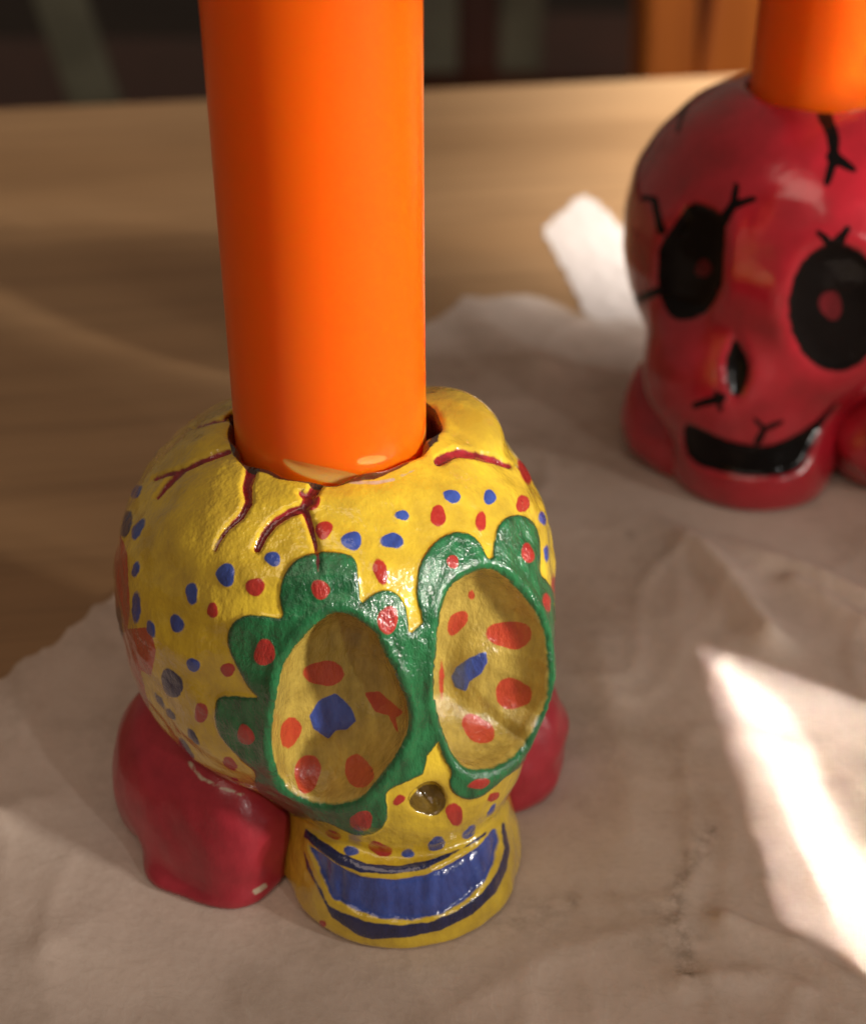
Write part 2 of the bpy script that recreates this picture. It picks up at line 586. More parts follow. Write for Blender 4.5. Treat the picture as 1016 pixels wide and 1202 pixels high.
# crisp creases of a crumpled sheet
cr = np.abs(vnoise(P2[:, 0], P2[:, 1], 17, 60)); cr2 = np.abs(vnoise(P2[:, 0], P2[:, 1], 18, 38))
H += 0.55 * np.exp(-cr / 0.05) + 0.4 * np.exp(-cr2 / 0.07)
H += 0.9 * np.clip(vnoise(P2[:, 0], P2[:, 1], 15, 70) - 0.3, 0, 2) * np.clip((P2[:, 0] - 15) / 40, 0, 1)
for c, r0 in ((YEL, 33), (REDO, 38)):
    d = np.hypot(P2[:, 0] - c[0], P2[:, 1] - c[1])
    H *= np.clip((d - r0) / 9, 0, 1)
smudge_shade = np.zeros(len(P2))
for pl, wd, st in (([(836, 978), (812, 1010), (795, 1060), (792, 1085), (806, 1130), (812, 1150)], 1.3, 0.55),
                   ([(736, 630), (737, 633)], 0.8, 0.7), ([(675, 1062), (678, 1062)], 0.7, 0.95), ([(836, 978), (837, 979)], 0.6, 0.9),
                   ([(798, 1148), (806, 1150)], 0.9, 0.9), ([(600, 1085), (640, 1075)], 3.5, 0.28), ([(790, 1110), (780, 1080)], 3, 0.3),
                   ([(170, 1010), (330, 1075), (480, 1135)], 5.0, 0.16), ([(120, 860), (150, 980)], 4.0, 0.16)):  # these two bands paint faint shade along the yellow skull's foot
    g = ground(pl)[:, :2]
    best = np.full(len(P2), 1e9)
    for a, b in zip(g[:-1], g[1:]):
        d, t = seg_dist(P2, a, b); best = np.minimum(best, d)
    best = best * (1 + 0.35 * vnoise(P2[:, 0], P2[:, 1], 21, 4))
    smudge_shade = np.maximum(smudge_shade, st * np.exp(-(best / wd) ** 2))
Z = PAPER_T + np.clip(H, 0, 9) + 0.5 * np.clip((P2[:, 0] - 28) / 14, 0, 1) * np.clip((P2[:, 1] - 284) / 10, 0, 1)
Vt = np.stack([P2[:, 0], P2[:, 1], Z], 1)
idx = np.arange(n * n).reshape(n, n)
F = np.stack([idx[:-1, :-1], idx[:-1, 1:], idx[1:, 1:], idx[1:, :-1]], -1).reshape(-1, 4)
pm = mesh('paper_sheet', Vt, F, M_PAPER, True, None, {'smudge_shade': smudge_shade, 'thick': np.clip(0.90 + 0.12 * vnoise(P2[:, 0], P2[:, 1], 25, 60) + 0.15 * np.clip((-20 - P2[:, 0]) / 20, 0, 1) - 0.12 * np.clip((P2[:, 0] - 0) / 20, 0, 1) + 0.25 * np.clip(H / 2.5, 0, 1), 0.5, 1.1)})
po = link('paper_sheet', pm)
tag(po, 'large thin crumpled paper sheet spread under both skull candle holders', 'paper')

# white strip of paper poking out behind the red skull
g = [(26.5, 354), (40, 379), (62, 300), (35, 296)]
ns = 60
V = []
for i in range(ns):
    for j in range(ns):
        s_, t_ = i / (ns - 1), j / (ns - 1)
        a = np.array(g[0]) * (1 - s_) + np.array(g[1]) * s_
        b = np.array(g[3]) * (1 - s_) + np.array(g[2]) * s_
        p = a * (1 - t_) + b * t_
        e = math.exp(-min(s_, 1 - s_, t_) / 0.07)
        nx = float(vnoise(np.array([p[0]]), np.array([p[1]]), 51, 9)[0]); ny = float(vnoise(np.array([p[0]]), np.array([p[1]]), 52, 7)[0])
        rnd = max(0, 1 - math.hypot(s_ - 1, t_) / 0.15) * 2.0
        V.append((p[0] + e * 0.9 * nx - rnd * 0.4, p[1] + e * 0.9 * ny - rnd, 0.12 + 0.10 * (1 + ny)))
idx = np.arange(ns * ns).reshape(ns, ns)
F = np.stack([idx[:-1, :-1], idx[1:, :-1], idx[1:, 1:], idx[:-1, 1:]], -1).reshape(-1, 4)
so_ = link('paper_scrap', mesh('paper_scrap', V, F, M_WHITE))
tag(so_, 'bright white paper corner sticking out behind the red skull', 'paper')

# ------------------------------------------------------------------ implicit surfaces
def surface_nets(f, lo, hi, h):
    lo = np.array(lo, float); hi = np.array(hi, float)
    dims = np.ceil((hi - lo) / h).astype(int) + 1
    ax = [lo[i] + h * np.arange(dims[i]) for i in range(3)]
    D = np.empty(dims, np.float32)
    yy, zz = np.meshgrid(ax[1], ax[2], indexing='ij')
    step = max(1, int(400000 // (dims[1] * dims[2])))
    for i in range(0, dims[0], step):
        xs = ax[0][i:i + step]
        P = np.empty((len(xs),) + yy.shape + (3,))
        P[..., 0] = xs[:, None, None]; P[..., 1] = yy; P[..., 2] = zz
        D[i:i + step] = f(P.reshape(-1, 3)).reshape(len(xs), *yy.shape)
    s = D < 0
    c = np.zeros(dims - 1, np.int8)
    for dx in (0, 1):
        for dy in (0, 1):
            for dz in (0, 1):
                c += s[dx:dims[0] - 1 + dx, dy:dims[1] - 1 + dy, dz:dims[2] - 1 + dz]
    act = (c > 0) & (c < 8)
    ci = np.argwhere(act)
    vid = np.full(dims - 1, -1, np.int32); vid[act] = np.arange(len(ci))
    acc = np.zeros((len(ci), 3)); cnt = np.zeros(len(ci))
    cor = [(a, b, d) for a in (0, 1) for b in (0, 1) for d in (0, 1)]
    for p in cor:
        for k in range(3):
            if p[k]: continue
            q = list(p); q[k] = 1
            da = D[ci[:, 0] + p[0], ci[:, 1] + p[1], ci[:, 2] + p[2]]
            db = D[ci[:, 0] + q[0], ci[:, 1] + q[1], ci[:, 2] + q[2]]
            x = (da < 0) != (db < 0)
            t = np.where(x, da / np.where(x, da - db, 1), 0)
            pt = np.tile(np.array(p, float), (len(ci), 1)); pt[:, k] = t
            acc[x] += pt[x]; cnt[x] += 1
    V = lo + h * (ci + acc / cnt[:, None])
    quads = []
    for k in range(3):
        a, b = (k + 1) % 3, (k + 2) % 3
        sl0 = [slice(None)] * 3; sl1 = [slice(None)] * 3
        sl0[k] = slice(0, -1); sl1[k] = slice(1, None)
        cr = s[tuple(sl0)] != s[tuple(sl1)]
        e = np.argwhere(cr)
        ok = (e[:, a] > 0) & (e[:, b] > 0) & (e[:, a] < dims[a] - 1) & (e[:, b] < dims[b] - 1)
        e = e[ok]
        def cell(da, db):
            q = e.copy(); q[:, a] -= da; q[:, b] -= db
            return vid[q[:, 0], q[:, 1], q[:, 2]]
        Q = np.stack([cell(1, 1), cell(0, 1), cell(0, 0), cell(1, 0)], 1)
        inside = s[e[:, 0], e[:, 1], e[:, 2]]
        Q[~inside] = Q[~inside][:, ::-1]
        quads.append(Q)
    return V, np.concatenate(quads)


def grad(f, P, e=0.12):
    G = np.empty_like(P)
    for k in range(3):
        d = np.zeros(3); d[k] = e
        G[:, k] = (f(P + d) - f(P - d)) / (2 * e)
    return G


def refine(f, V, it=2):
    for _ in range(it):
        g = grad(f, V)
        V = V - np.clip(f(V)[:, None] / np.maximum((g * g).sum(1), 0.05)[:, None], -0.4, 0.4) * g
    g = grad(f, V, 0.2)
    return V, g / np.linalg.norm(g, axis=1)[:, None]


def smin(a, b, k):
    h = np.clip(0.5 + 0.5 * (b - a) / k, 0, 1)
    return b * (1 - h) + a * h - k * h * (1 - h)


def smax(a, b, k): return -smin(-a, -b, k)


def ell(P, c, r, rz=0.0):
    q = P - np.array(c, float)
    if rz:
        cs, sn = math.cos(rz), math.sin(rz)
        q = np.stack([q[:, 0] * cs + q[:, 1] * sn, -q[:, 0] * sn + q[:, 1] * cs, q[:, 2]], 1)
    r = np.array(r, float)
    k0 = np.linalg.norm(q / r, axis=1); k1 = np.linalg.norm(q / (r * r), axis=1)
    return k0 * (k0 - 1) / np.maximum(k1, 1e-6)


def lumps(P, amp, seed, scale):
    r = np.random.default_rng(seed)
    o = 0
    for k in range(6):
        d = r.normal(size=3); d /= np.linalg.norm(d)
        o = o + np.sin(P @ d * 6.28 / scale * r.uniform(0.7, 1.5) + r.uniform(0, 6.28))
    return amp * o / 3


class Profile:
    def __init__(s, zr):
        zr = sorted(zr)
        z = np.array([a for a, b in zr], float); r = np.array([b for a, b in zr], float)
        s.z = np.linspace(z[0], z[-1], 400)
        r = np.interp(s.z, z, r)
        for _ in range(60):
            r[1:-1] = 0.25 * r[:-2] + 0.5 * r[1:-1] + 0.25 * r[2:]
        s.r = r
        s.c = 1 / np.sqrt(1 + np.gradient(r, s.z) ** 2)

    def __call__(s, P, cx=0, cy=0, sx=1, sy=1):
        rho = np.hypot((P[:, 0] - cx) / sx, (P[:, 1] - cy) / sy)
        d = (rho - np.interp(P[:, 2], s.z, s.r)) * np.interp(P[:, 2], s.z, s.c)
        return np.maximum(np.maximum(d, P[:, 2] - s.z[-1]), s.z[0] - P[:, 2])


def raycast(f, px, origin, t0=120., t1=340.):
    """surface points (in the thing's own coordinates) under photograph pixels"""
    d = ray(px)
    t = np.full(len(d), t0); done = np.zeros(len(d), bool)
    while (~done).any() and t.max() < t1:
        s = f(CAM + d * t[:, None] - origin)
        done |= s < 0.02
        t = np.where(done, t, t + np.clip(s * 0.6, 0.05, 3))
    return CAM + d * t[:, None] - origin


def poly_sdf(Q, poly):
    poly = np.asarray(poly, float)
    n = len(poly); d = np.full(len(Q), 1e18); ins = np.zeros(len(Q), bool)
    for i in range(n):
        a, b = poly[i], poly[(i + 1) % n]
        e = b - a; wv = Q - a
        t = np.clip((wv @ e) / max(e @ e, 1e-9), 0, 1)
        dd = wv - t[:, None] * e
        d = np.minimum(d, (dd * dd).sum(1))
        c = ((a[1] <= Q[:, 1]) & (b[1] > Q[:, 1])) | ((b[1] <= Q[:, 1]) & (a[1] > Q[:, 1]))
        xi = a[0] + (Q[:, 1] - a[1]) / (e[1] if abs(e[1]) > 1e-9 else 1e-9) * e[0]
        ins ^= c & (Q[:, 0] < xi)
    return np.where(ins, -1, 1) * np.sqrt(d)


def smooth_poly(pts, it=2):
    p = np.asarray(pts, float)
    for _ in range(it):
        q = np.roll(p, -1, 0)
        p = np.stack([0.75 * p + 0.25 * q, 0.25 * p + 0.75 * q], 1).reshape(-1, 2)
    return p


def dot_sdf(Q, c):
    cx, cy, a, b = c[:4]
    th = math.radians(c[4]) if len(c) > 4 else 0
    dx, dy = Q[:, 0] - cx, Q[:, 1] - cy
    u = dx * math.cos(th) + dy * math.sin(th); v = -dx * math.sin(th) + dy * math.cos(th)
    ph = np.arctan2(v, u)
    wob = 1 + 0.07 * np.sin(2 * ph + cx) + 0.06 * np.sin(3 * ph + cy * 1.7)
    k = np.sqrt((u / a) ** 2 + (v / b) ** 2) / wob
    return (k - 1) * min(a, b) * np.where(k < 1, 1, 1.0)


def stroke_sdf(Q, pts, w0, w1):
    pts = np.asarray(pts, float)
    out = np.full(len(Q), 1e9)
    Ls = np.linalg.norm(np.diff(pts, axis=0), axis=1); tot = Ls.sum(); acc = 0
    for a, b, l in zip(pts[:-1], pts[1:], Ls):
        d, t = seg_dist(Q, a, b)
        wd = w0 + (w1 - w0) * (acc + t * l) / tot
        out = np.minimum(out, d - wd / 2); acc += l
    return out


def crop(ox, oy, k):
    return lambda *pts: [(ox + x / k, oy + y / k) for x, y in pts]


def socket_fn(f, origin, outline, D, centre_px):
    """bowl carved D mm below the surface f inside a pixel outline, along the surface normal"""
    P3 = raycast(f, outline, origin)
    c = raycast(f, [centre_px], origin)
    nrm = grad(f, P3, 0.5).mean(0); nrm /= np.linalg.norm(nrm)
    c = c[0]
    a = np.cross([0, 0, 1], nrm); a /= np.linalg.norm(a); b = np.cross(nrm, a)
    q = np.stack([(P3 - c) @ a, (P3 - c) @ b], 1)
    ph = np.arctan2(q[:, 1], q[:, 0]); rr = np.hypot(q[:, 0], q[:, 1])
    o = np.argsort(ph); ph = ph[o]; rr = rr[o]
    ph = np.concatenate([ph - 6.2831853, ph, ph + 6.2831853]); rr = np.concatenate([rr] * 3)
    rm = rr.mean()

    def level(P, base=None):
        d = P - c
        u, v = d @ a, d @ b
        rad = np.interp(np.arctan2(v, u), ph, rr)
        qn = np.hypot(u, v) / rad
        dep = np.clip(-(f(P) if base is None else base), -3, 50)
        lv = np.sqrt(qn ** 2 + (np.maximum(dep, 0) / D) ** 2) - 1
        lv = np.where((d @ nrm) < -14, 1.0, lv)
        return lv * min(rm, D * 1.2)
    return level


def split_parts(prefix_parent, V, Fq, Nn, attrs, cls, names, mats, labels={}):
    """one mesh per class; faces by majority of their corner classes"""
    fc = cls[Fq]
    srt = np.sort(fc, 1); fcl = srt[:, 2]
    out = {}
    for k, nm in enumerate(names):
        sel = Fq[fcl == k]
        if len(sel) == 0: continue
        used, inv = np.unique(sel, return_inverse=True)
        me = mesh(nm, V[used], inv.reshape(-1, 4), mats[k], True, Nn[used], {a: v[used] for a, v in attrs.items()})
        ob = link(nm, me, prefix_parent)
        if k in labels: ob['label'] = labels[k]
        out[k] = ob
    return out


# ------------------------------------------------------------------ yellow skull
c1 = crop(120, 440, 3.387); c2 = crop(380, 440, 3.387); c3 = crop(230, 640, 3.34)
c4 = crop(440, 590, 3.004); c5 = crop(120, 680, 3.004); c6 = crop(310, 880, 2.746)

EYE_L = smooth_poly(c3((545, 285), (600, 295), (660, 330), (710, 370), (735, 440), (770, 500), (800, 570), (825, 640), (830, 720), (800, 800), (760, 860), (690, 950), (640, 1000), (560, 1020), (490, 1025), (430, 1005), (380, 975), (335, 920), (310, 850), (300, 770), (310, 680), (325, 590), (340, 500), (380, 430), (440, 360), (490, 315)), 1)
EYE_R = smooth_poly(c4((390, 248), (450, 270), (500, 320), (545, 370), (590, 450), (605, 520), (612, 600), (608, 690), (590, 740), (560, 800), (520, 870), (460, 920), (380, 948), (310, 940), (270, 890), (240, 820), (220, 740), (208, 650), (212, 560), (220, 470), (235, 380), (270, 310), (330, 270)), 1)
RING_L = smooth_poly(c3((345, 290), (328, 230), (335, 160), (365, 100), (410, 60), (480, 40), (560, 42), (625, 60), (635, 130), (645, 220), (642, 262), (655, 235), (690, 205), (740, 185), (790, 205), (820, 250), (830, 310), (835, 380), (870, 500), (900, 700), (905, 900), (840, 930), (760, 965), (742, 990), (755, 1050), (740, 1110), (700, 1140), (640, 1150), (580, 1130), (530, 1100), (460, 1085), (400, 1075), (340, 1050), (300, 1010), (260, 985), (230, 950), (240, 900), (190, 860), (130, 800), (85, 740), (75, 670), (85, 610), (120, 600), (200, 605), (255, 612), (215, 580), (170, 500), (130, 420), (125, 360), (150, 310), (200, 285), (270, 290), (330, 300)), 1)
RING_R = smooth_poly(c4((165, 420), (145, 350), (145, 290), (160, 220), (195, 165), (240, 130), (285, 115), (340, 125), (375, 165), (388, 205), (400, 215), (412, 200), (420, 130), (435, 85), (470, 60), (510, 55), (550, 75), (575, 120), (580, 200), (575, 265), (605, 290), (628, 340), (632, 420), (645, 520), (645, 620), (636, 700), (606, 770), (570, 850), (520, 930), (460, 972), (420, 1010), (370, 1050), (320, 1058), (275, 1035), (258, 1000), (270, 955), (240, 915), (220, 860), (215, 800), (190, 760), (180, 600), (175, 500)), 1)
BRIDGE = [(466, 742), (480, 748), (493, 737), (503, 728), (518, 740), (512, 800), (514, 850), (514, 872), (506, 884), (498, 893), (490, 905), (470, 920), (452, 934), (465, 880), (478, 830), (475, 790)]
NOSE = smooth_poly(c6((465, 172), (490, 142), (520, 122), (560, 122), (588, 165), (582, 200), (550, 225), (510, 215), (475, 200)), 1)
LIP_UP = c6((135, 262), (180, 298), (250, 345), (330, 378), (430, 385), (540, 365), (640, 325), (715, 272), (712, 285), (690, 302), (600, 352), (520, 395), (420, 412), (310, 405), (240, 378), (180, 337), (130, 290))
TEETH = c6((140, 318), (190, 350), (250, 393), (310, 421), (420, 429), (520, 414), (605, 374), (690, 324), (738, 265), (752, 262), (762, 300), (748, 365), (715, 432), (650, 498), (580, 540), (480, 562), (380, 556), (300, 534), (255, 508), (220, 492), (180, 412))
LIP_LO = c6((128, 330), (165, 420), (210, 510), (250, 532), (330, 562), (430, 575), (530, 565), (620, 528), (700, 470), (748, 405), (772, 330), (760, 255), (770, 240), (790, 330), (780, 395), (745, 470), (670, 540), (570, 590), (470, 612), (350, 620), (300, 605), (260, 575), (220, 550), (180, 470), (140, 390))
RED = [(300, 693, 12, 10, -15), (250, 720.5, 7, 8), (366.5, 593.5, 9, 10), (380, 626.6, 10, 11), (513.5, 610, 9.5, 12), (563.6, 616.6, 6.5, 11),
       (612.7, 595.6, 8, 10), (446.4, 675, 8, 16, -12), (615, 558, 6, 15, -22), (648.7, 691, 3, 13), (268, 790, 9, 8, 30), (237, 840, 8.5, 11),
       (270.5, 899, 10, 6, 35), (276, 920, 6, 4, 35), (376.7, 696, 11, 11.5), (312, 769, 13, 14.5), (290, 864.5, 9, 13, -15), (454, 731, 11, 17, 10),
       (425, 964, 13.5, 11.5), (391.7, 983, 9, 5, 25), (529, 664, 6.5, 8.5), (616.5, 654, 7, 12, -10), (638, 711.5, 5, 11, -10), (559, 922, 13, 6, -14),
       (578, 938.5, 8, 5, -40), (533, 959, 10, 13, -15), (468, 942, 8, 5, -30), (446.6, 1000, 14.5, 8, 18), (379, 1087.6, 4, 5)]
ORANGE = [(381, 794, 26, 14, 5), (341, 863, 11, 20, 15), (361, 911, 15, 23), (421, 909.5, 16, 20, -10), (536.5, 734, 9.5, 17, 32), (598, 749, 25, 17),
          (601.5, 818, 23, 17, 12), (560.5, 859.6, 20, 15, 35), (518, 800, 3, 22), (553, 702, 4, 6)]
ORANGE_P = [c3((660, 590), (720, 585), (770, 630), (815, 670), (782, 688), (797, 755), (775, 725), (755, 680), (700, 665)),
            [(128, 625), (143, 632), (150, 655), (153, 720), (150, 742), (178, 740), (183, 770), (178, 797), (165, 790), (176, 835), (150, 800), (130, 740)]]
BLUE = [(160.7, 581, 9, 6, -50), (163, 625, 14, 5.5, -65), (160.5, 673, 4.5, 9, 8), (161, 717, 5.5, 18), (265.6, 679, 10, 15), (226, 700.7, 7, 12.5),
        (320.8, 660.5, 9, 9), (208.6, 736, 7.5, 12, -10), (178, 742, 4.5, 11, -15), (227.5, 784, 7, 9, -30), (530, 587, 10, 8, 25), (574, 587.6, 7, 9.5, -20),
        (472, 609, 8, 6.5), (413, 639, 12.5, 10.5, 20), (460, 639, 12.5, 9.5), (635.4, 612.7, 4, 8.5, -10), (640, 652.6, 3, 9), (412, 1002.7, 9.5, 5.5, 10),
        (478.6, 1005, 7, 6), (512, 993.6, 10.5, 8, -20), (550, 980, 5.5, 10, 35), (576, 954.7, 3, 8, 30)]
BLUE_P = [c3((445, 680), (480, 620), (545, 590), (610, 650), (628, 700), (590, 735), (550, 735), (520, 770), (460, 730)),
          c4((270, 625), (285, 590), (330, 560), (390, 535), (395, 575), (370, 615), (335, 640), (320, 675), (280, 660)), TEETH]
NAVY = [(149.5, 618.6, 6.5, 15, 15), (203, 806, 11, 19, -28), (140, 743, 6, 28), (189, 826, 3, 11, -32), (201.5, 842, 3.5, 9, -32), (227, 867, 4, 12, -32),
        (219, 881, 4, 13, -36), (245, 913, 4, 12, -50)]
CRACKS = [(c1((500, 312), (400, 350), (310, 395), (255, 405), (205, 425)), 7, 3.5), (c1((310, 395), (255, 450), (215, 500)), 8, 4),
          (c1((590, 395), (575, 450), (580, 520), (550, 575), (500, 620), (465, 670), (445, 715)), 13, 1.5),
          (c1((870, 420), (830, 490), (800, 540), (740, 560), (680, 600), (640, 650), (615, 705)), 13, 8), (c1((800, 540), (830, 620), (850, 700), (862, 800)), 9, 2),
          (c1((790, 480), (830, 520)), 6, 8),
          (c2((460, 350), (530, 318), (600, 328), (680, 350), (740, 372)), 12, 6), (c1((360, 218), (440, 195), (520, 180)), 3, 4)]

prof_y = Profile([(0, 11), (5, 12), (10, 15), (13, 18), (17, 21.5), (21, 24.2), (26, 25.6), (32, 26), (38, 25.8), (44, 24.4), (49, 21.5), (52.5, 17.5), (55, 13.5), (56.4, 9), (57, 4)])


def yel_base(P):
    d = prof_y(P, -0.3, 0.0, 1.025, 1.0)
    d = smin(d, ell(P, (8, -13, 18), (14.5, 12.5, 13)), 5)           # cheeks and nose
    d = smin(d, ell(P, (16, -9.5, 30), (10, 11.5, 13)), 3)              # right brow
    d = smin(d, ell(P, (-1, -15, 31), (11, 10.5, 13)), 4)
    q = P - np.array([7.6, -13.2, 0])
    rr = np.hypot(q[:, 0] / 14.6, q[:, 1] / 15.2)
    flare = 0.98 + 0.07 * np.cos(np.clip(P[:, 2], 0, 12) / 12 * 3.14)
    jaw = smax((rr - flare) * 14, P[:, 2] - 11.0, 2.0)
    d = smin(d, jaw, 1.5)
    d = d + lumps(P, 0.28, 5, 16) + lumps(P, 0.10, 6, 5)
    return smax(d, 0.2 - P[:, 2], 1.2)


lvL = socket_fn(yel_base, YEL, EYE_L, 7.6, (404, 838))
lvR = socket_fn(yel_base, YEL, EYE_R, 8.0, (578, 790))
nose_l = socket_fn(yel_base, YEL, NOSE, 3.0, (503, 943))


def yel_sdf(P):
    d = yel_base(P)
    d0 = d.copy()
    # lip of the broken crown behind the right-hand crack
    d = smin(d, ell(P, (14.5, 7.0, 51.6), (4.5, 7.5, 3.6), 0.5), 2.0)
    ph = np.arctan2(P[:, 1], P[:, 0])
    hole = 11.55 + 0.3 * np.sin(3 * ph + 1) + 0.35 * np.sin(7 * ph) + 0.25 * np.sin(13 * ph + 2) + 0.55 * np.exp(-((ph - 0.1) / 0.3) ** 2) + 0.6 * np.exp(-((np.abs(ph) - 2.9) / 0.3) ** 2)
    hole = hole + np.clip(P[:, 2] - 55, -1, 3) * 0.3
    cyl = np.hypot(P[:, 0], P[:, 1]) - hole
    cyl = np.maximum(cyl, 40 - P[:, 2])
    d = smax(d, -cyl, 1.0)
    near = np.where(P[:, 1] < 4)[0]
    if len(near):
        Q = P[near]
        for lv, k in ((lvL, 0.9), (lvR, 0.9), (nose_l, 0.8)):
            d[near] = smax(d[near], -lv(Q, d0[near]), k)
    return d


def facing(V, Nn, origin):
    vd = CAM - (V + origin); vd /= np.linalg.norm(vd, axis=1)[:, None]
    return (Nn * vd).sum(1)


def layer(Q, dots=(), polys=(), strokes=(), ok=None, lim=8.0):
    d = np.full(len(Q), lim)
    for c in dots:
        r = max(c[2], c[3]) + lim
        m = (np.abs(Q[:, 0] - c[0]) < r) & (np.abs(Q[:, 1] - c[1]) < r)
        d[m] = np.minimum(d[m], dot_sdf(Q[m], c))
    for p in polys:
        p = np.asarray(p); lo = p.min(0) - lim; hi = p.max(0) + lim
        m = ((Q > lo) & (Q < hi)).all(1)
        d[m] = np.minimum(d[m], poly_sdf(Q[m], p))
    for p, w0, w1 in strokes:
        q = np.asarray(p); lo = q.min(0) - lim - 9; hi = q.max(0) + lim + 9
        m = ((Q > lo) & (Q < hi)).all(1)
        d[m] = np.minimum(d[m], stroke_sdf(Q[m], p, w0, w1))
    if ok is not None: d = np.where(ok, d, lim)
    return d


def back_dots(V, ok, count, seed, zr, rad):
    """more paint dots on the side of the skull away from the photograph, by distance on the surface (tenths of mm)"""
    r = np.random.default_rng(seed)
    cand = np.where(ok & (V[:, 2] > zr[0]) & (V[:, 2] < zr[1]))[0]
    d = np.full(len(V), 8.0)
    for i in r.choice(cand, count):
        d = np.minimum(d, (np.linalg.norm(V - V[i], axis=1) - r.uniform(*rad)) * 10)
    return np.where(ok, d, 8.0)


V, F, = surface_nets(yel_sdf, (-30, -31, -1), (30, 30, 60), 0.34)
V, Nn = refine(yel_sdf, V)
Q = project(V + YEL)
fc = facing(V, Nn, YEL)
ok = (fc > 0.06) & ~((np.hypot(V[:, 0], V[:, 1]) < 11.9) & (V[:, 2] > 35))
lL, lR, lN = lvL(V), lvR(V), nose_l(V)
front = V[:, 1] < 4
sockL = front & (lL < 0.5); sockR = front & (lR < 0.5)
inE = front & ((lL < 0.25) | (lR < 0.25))
okp = ok | (inE)
at = {}
at['green'] = layer(Q, polys=[RING_L, RING_R, BRIDGE], ok=ok)
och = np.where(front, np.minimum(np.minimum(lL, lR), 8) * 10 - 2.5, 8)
at['hollow'] = layer(Q, polys=[NOSE], ok=ok)
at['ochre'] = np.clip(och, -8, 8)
at['red'] = layer(Q, dots=RED, ok=ok)
at['orange'] = layer(Q, dots=ORANGE, polys=ORANGE_P, ok=ok)
at['blue'] = layer(Q, dots=BLUE, polys=BLUE_P, ok=ok)
at['navy'] = layer(Q, dots=NAVY, polys=[LIP_UP, LIP_LO], ok=ok)
at['crimson'] = layer(Q, strokes=CRACKS, ok=ok)
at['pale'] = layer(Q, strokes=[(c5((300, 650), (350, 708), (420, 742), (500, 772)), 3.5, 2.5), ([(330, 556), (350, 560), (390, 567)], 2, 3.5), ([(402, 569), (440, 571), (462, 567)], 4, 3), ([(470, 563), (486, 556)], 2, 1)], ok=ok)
bk = (fc < 0.0) & (np.hypot(V[:, 0], V[:, 1]) > 16) & (V[:, 2] > 12)
at['red'] = np.minimum(at['red'], back_dots(V, bk, 34, 1, (14, 52), (0.6, 1.1)))
at['blue'] = np.minimum(at['blue'], back_dots(V, bk, 34, 2, (14, 52), (0.6, 1.1)))
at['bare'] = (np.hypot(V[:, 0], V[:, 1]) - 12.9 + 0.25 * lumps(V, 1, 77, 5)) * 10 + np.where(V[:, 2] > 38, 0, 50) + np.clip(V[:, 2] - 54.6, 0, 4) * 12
for k in at: at[k] = np.clip(at[k], -8, 8)
# relief of the thick paint, carved cracks and teeth
cov = lambda a, s=2.5: np.clip(0.5 - a / s, 0, 1)
gcov = cov(at['green']) * (1 - cov(at['ochre']))
rel = 0.26 * gcov + 0.14 * cov(np.minimum(np.minimum(at['red'], at['blue']), at['navy']), 5)
rel += 0.30 * gcov * np.exp(-((np.minimum(lL, lR) - 0.9) / 0.7) ** 2)     # thick rim round the hollows
rel -= 0.55 * cov(at['crimson'], 4)
tooth = cov(layer(Q, polys=[TEETH], ok=ok), 4)
rel -= 0.75 * tooth
tq = (Q[:, 0] - 380) / 210
rel += tooth * 0.40 * np.abs(np.sin(tq * 3.14 * 8 + 1.2 * np.sin(tq * 9))) ** 0.6 * (0.6 + 0.4 * np.sin(tq * 23))
V = V + Nn * rel[:, None]
# shading normals of the displaced surface
def vert_normals(V, F):
    a, b, c, d = V[F[:, 0]], V[F[:, 1]], V[F[:, 2]], V[F[:, 3]]
    fn = np.cross(c - a, d - b)
    out = np.zeros_like(V)
    for k in range(4):
        for ax in range(3):
            out[:, ax] += np.bincount(F[:, k], fn[:, ax], len(V))
    return out / np.maximum(np.linalg.norm(out, axis=1), 1e-9)[:, None]


Nn = vert_normals(V, F)

cls = np.zeros(len(V), int)                     # cranium
cls[(V[:, 2] < 11.3) & (V[:, 1] < 3)] = 1      # jaw
isg = (at['green'] < 0)
dL = np.abs(poly_sdf(Q, EYE_L)); dR = np.abs(poly_sdf(Q, EYE_R))
cls[isg & (dL <= dR)] = 2
cls[isg & (dL > dR)] = 3
cls[front & (lL * 10 - 2.5 < 0)] = 4
cls[front & (lR * 10 - 2.5 < 0)] = 5
cls[ok & (poly_sdf(Q, NOSE) < 0)] = 6
mouth = np.minimum(np.minimum(layer(Q, polys=[LIP_UP], ok=ok), layer(Q, polys=[LIP_LO], ok=ok)), layer(Q, polys=[TEETH], ok=ok))
cls[(layer(Q, polys=[LIP_UP], ok=ok) < 0)] = 7
cls[(layer(Q, polys=[LIP_LO], ok=ok) < 0)] = 8
cls[(layer(Q, polys=[TEETH], ok=ok) < 0)] = 9
cls[(at['crimson'] < 0) & ~isg] = 10
holder = empty('skull_candle_holder', (*YEL[:2], PAPER_T))
tag(holder, 'yellow painted skull candle holder with green petalled eyes and coloured dots', 'candle holder')
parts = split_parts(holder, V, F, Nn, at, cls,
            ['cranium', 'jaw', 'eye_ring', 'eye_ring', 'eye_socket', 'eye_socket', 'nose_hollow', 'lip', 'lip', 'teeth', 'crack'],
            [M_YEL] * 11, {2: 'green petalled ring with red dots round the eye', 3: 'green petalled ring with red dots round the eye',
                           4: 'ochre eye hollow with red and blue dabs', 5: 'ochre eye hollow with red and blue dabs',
                           7: 'navy line of the upper lip', 8: 'navy line of the lower lip', 9: 'blue band of teeth', 10: 'dark red painted cracks'})


for child, par in ((4, 2), (5, 3), (7, 1), (8, 1), (9, 1)):
    parts[child].parent = parts[par]


